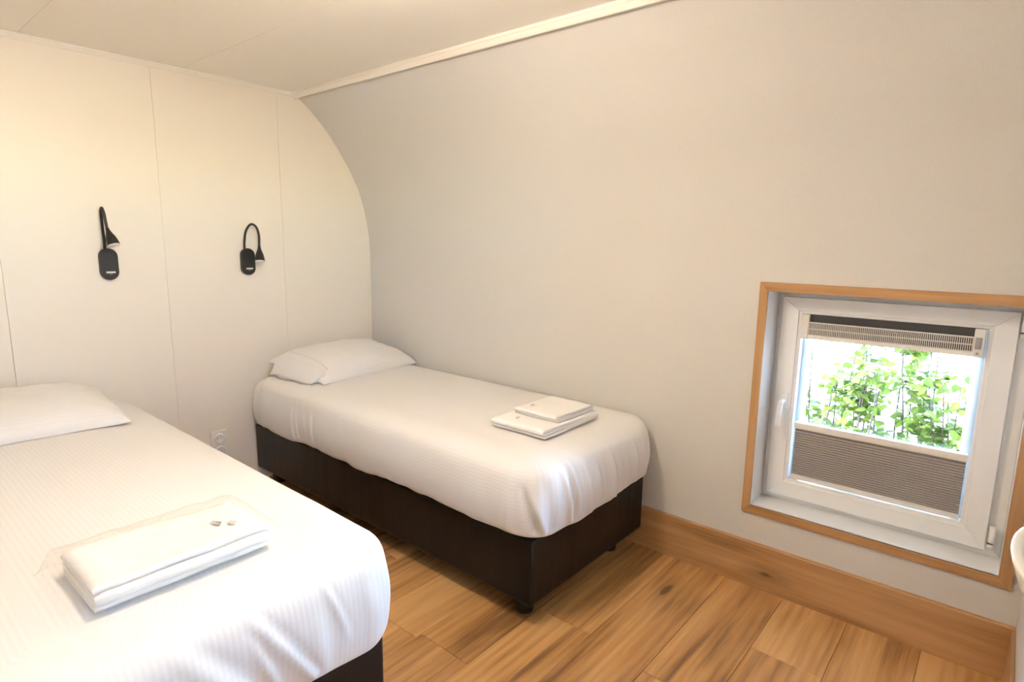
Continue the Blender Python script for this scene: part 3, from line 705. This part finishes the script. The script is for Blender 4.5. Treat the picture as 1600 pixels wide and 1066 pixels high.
# ------------------------------------------------------------------ socket
sk = empty('wall_socket', (0, -1.032, 0.27)); tag(sk, 'cream double wall socket between the two beds', 'socket')
box('frame', (0.0, -1.073, 0.190), (0.010, -0.991, 0.343), M_PLASTIC, sk, bevel=0.003, seg=3)
for zc in (0.302, 0.231):
    yc = -1.032
    V, F = [], []; n = 28
    rings = [(0.0095, 0.0275), (0.0160, 0.0265), (0.0200, 0.0245), (0.0200, 0.0215), (0.0108, 0.0205), (0.0106, 0.001)]
    for (x, r) in rings:
        for k in range(n): V.append((x, yc + r * math.cos(2 * math.pi * k / n), zc + r * math.sin(2 * math.pi * k / n)))
    for j in range(len(rings) - 1):
        for k in range(n): F.append((j * n + k, j * n + (k + 1) % n, (j + 1) * n + (k + 1) % n, (j + 1) * n + k))
    F.append(tuple(range((len(rings) - 1) * n, len(rings) * n)))
    si = mesh('socket_well', V, F, M_PLASTIC, sk)
    for dy in (-0.0095, 0.0095): tube('pin_hole', [(0.0107, yc + dy, zc), (0.0113, yc + dy, zc)], 0.0026, M_DARKSLOT, si, 10)
    for dz in (-0.0185, 0.0185): box('earth_clip', (0.0108, yc - 0.003, zc + dz - 0.003), (0.0165, yc + 0.003, zc + dz + 0.003), M_PLASTIC, si)

# ------------------------------------------------------------------ basin rim on the partition
def basin():
    yc, hl, pr0, zt = -1.04, 0.165, 0.085, 0.868; n = 40
    t = empty('wash_basin', (XW, yc, zt - 0.15)); tag(t, 'rounded white basin projecting from the right edge below the window', 'basin')
    def ring(sc, z, dep):
        out = []
        for i in range(n + 1):
            a = math.pi * i / n; cs_ = math.cos(a); sn = math.sin(a)
            out.append((XW - 0.0005 - dep * sn ** 0.75, yc + hl * sc * cs_, z))
        return out
    rr = [ring(0.45, zt - 0.16, 0.02), ring(0.75, zt - 0.10, 0.045), ring(0.93, zt - 0.045, 0.072), ring(0.995, zt - 0.012, 0.083), ring(1.0, zt - 0.004, pr0), ring(0.99, zt, pr0 - 0.003), ring(0.93, zt, pr0 - 0.014), ring(0.90, zt - 0.008, pr0 - 0.02), ring(0.6, zt - 0.08, 0.03), ring(0.4, zt - 0.09, 0.01)]
    V = [p for r in rr for p in r]; F = []; m_ = n + 1
    for j in range(len(rr) - 1):
        for i in range(n): F.append((j * m_ + i, (j + 1) * m_ + i, (j + 1) * m_ + i + 1, j * m_ + i + 1))
    mesh('bowl', V, F, M_CERAMIC, t, smooth=True)
basin()

# ------------------------------------------------------------------ ceiling lamp, above the frame
def ceiling_lamp(LX, LY, label):
    cl = empty('ceiling_lamp', (LX, LY, HC)); tag(cl, label, 'lamp')
    tube('lamp_base', [(LX, LY, HC), (LX, LY, HC - 0.018), (LX, LY, HC - 0.024)], [0.060, 0.060, 0.045], M_PLASTIC, cl, 32)
    R_ = 0.08; zc = 2.045
    tube('lamp_stem', [(LX, LY, HC - 0.02), (LX, LY, zc + R_ * 0.9)], 0.012, M_PLASTIC, cl, 12)
    tube('opal_globe', [(LX, LY, zc + R_ * math.cos(a)) for a in [math.pi * (0.12 + 0.86 * i / 14) for i in range(15)]], [R_ * math.sin(math.pi * (0.12 + 0.86 * i / 14)) for i in range(15)], M_GLOW, cl, 32)
ceiling_lamp(1.95, -1.55, 'round opal ceiling lamp between the two beds')

# ------------------------------------------------------------------ outdoors: sunlit paving and a loose young hedge
structure(box('ground', (-30, YO + 0.02, -0.45), (34, 60, -0.20), M_GROUND)); structure(box('ground', (XN + 0.12, -40, -0.45), (34, YO + 0.02, -0.20), M_GROUND))
def leaf_data():
    V = []; n = 5; prof = [(0, 0.0), (0.18, 0.26), (0.42, 0.36), (0.70, 0.25), (1.0, 0.0)]
    for (t, wd) in prof:
        z = -0.18 * t * t
        if wd == 0: V.append((t, 0, z))
        else: V += [(t, -wd, z + 0.06), (t, 0, z), (t, wd, z + 0.06)]
    F = [(0, 1, 2), (0, 2, 3), (1, 4, 5, 2), (2, 5, 6, 3), (4, 7, 8, 5), (5, 8, 9, 6), (7, 10, 8), (8, 10, 9)]
    return V, F
LV, LF = leaf_data()
leaf_me = bpy.data.meshes.new('leaf'); leaf_me.from_pydata(LV, [], LF); leaf_me.materials.append(M_LEAF)
CAMV = Vector(CAM)
def shrub(x, y, top, nst, dens, label, seed):
    rng = random.Random(seed); t = empty('hedge_shrub', (x, y, -0.2)); tag(t, label, 'shrub', 'hedge shrubs outside the window')
    spots = []
    for s in range(nst):
        bx, by = x + rng.uniform(-0.10, 0.10), y + rng.uniform(-0.08, 0.08); lean = (rng.uniform(-0.13, 0.13), rng.uniform(-0.12, 0.12)); hgt = top * rng.uniform(0.72, 1.06)
        pts = []; nseg = 9
        for i in range(nseg + 1):
            q = i / nseg; pts.append((bx + lean[0] * q * 1.3 + 0.018 * vnoise(q * 3 + s, seed), by + lean[1] * q + 0.018 * vnoise(q * 3, seed + s), -0.2 + (hgt + 0.2) * q))
        st = tube('stem', smooth_path(pts, 2), [0.0085 * (1 - 0.72 * i / (2 * nseg)) for i in range(2 * nseg + 1)], M_BARK, t, 6)
        for b in range(5):
            q = rng.uniform(0.25, 0.92); p = Vector(pts[int(q * nseg)]); an = rng.uniform(0, 2 * math.pi); ln = rng.uniform(0.10, 0.24) * (1.15 - q * 0.6)
            e = p + Vector((math.cos(an) * ln, math.sin(an) * ln * 0.7, ln * rng.uniform(0.3, 0.9))); md = (p + e) / 2 + Vector((0, 0, -0.015))
            tube('twig', smooth_path([p, md, e], 4), [0.0028 - 0.0002 * i for i in range(9)], M_BARK, st, 5)
            for _ in range(int(dens * 5)):
                k = rng.uniform(0.15, 1.08); spots.append(p + (e - p) * k + Vector((rng.gauss(0, 0.022), rng.gauss(0, 0.022), rng.gauss(0, 0.018))))
        for _ in range(int(dens * 16)):
            q = 1 - rng.random() ** 0.8 * 0.75; p = Vector(pts[min(nseg, int(q * nseg))]); spots.append(p + Vector((rng.gauss(0, 0.05), rng.gauss(0, 0.05), rng.gauss(0, 0.03))))
    def mtx(p):
        sz = rng.uniform(0.032, 0.060); e = Matrix.Rotation(rng.uniform(0, 2 * math.pi), 4, 'Z') @ Matrix.Rotation(rng.gauss(0.15, 0.45), 4, 'Y') @ Matrix.Rotation(rng.gauss(0, 0.5), 4, 'X')
        return Matrix.Translation(p) @ e @ Matrix.Scale(sz, 4)
    spots.sort(key=lambda p: (p - CAMV).length)
    ms = [mtx(p) for p in spots]; pick = set(range(0, len(ms), max(1, len(ms) // 42)))
    V, F = [], []
    for i, m_ in enumerate(ms):
        if i in pick:
            o = bpy.data.objects.new('leaf', leaf_me); link(o, t); o.matrix_parent_inverse = Matrix.Translation(-Vector(t.location)); o.matrix_basis = m_
        else:
            b0 = len(V); V += [m_ @ Vector(v) for v in LV]; F += [tuple(q + b0 for q in f) for f in LF]
    fo = mesh('foliage', V, F, M_LEAF, t); fo['kind'] = 'stuff'
shrub(2.26, 1.02, 1.20, 6, 3.4, 'hedge shrub with tall upright stem at the left of the pane', 11)
shrub(2.50, 1.12, 1.18, 5, 3.0, 'hedge shrub with a bare twig, second from left through the pane', 12)
shrub(2.72, 0.92, 1.04, 6, 3.8, 'low leafy hedge shrub in the middle of the pane', 13)
shrub(2.93, 1.05, 1.18, 6, 3.7, 'bushy hedge shrub right of centre through the pane', 14)
shrub(3.10, 0.88, 1.04, 6, 4.4, 'dense hedge shrub at the right of the pane', 15)
shrub(3.34, 1.05, 1.12, 5, 3.6, 'hedge shrub beyond the right edge of the pane', 16)
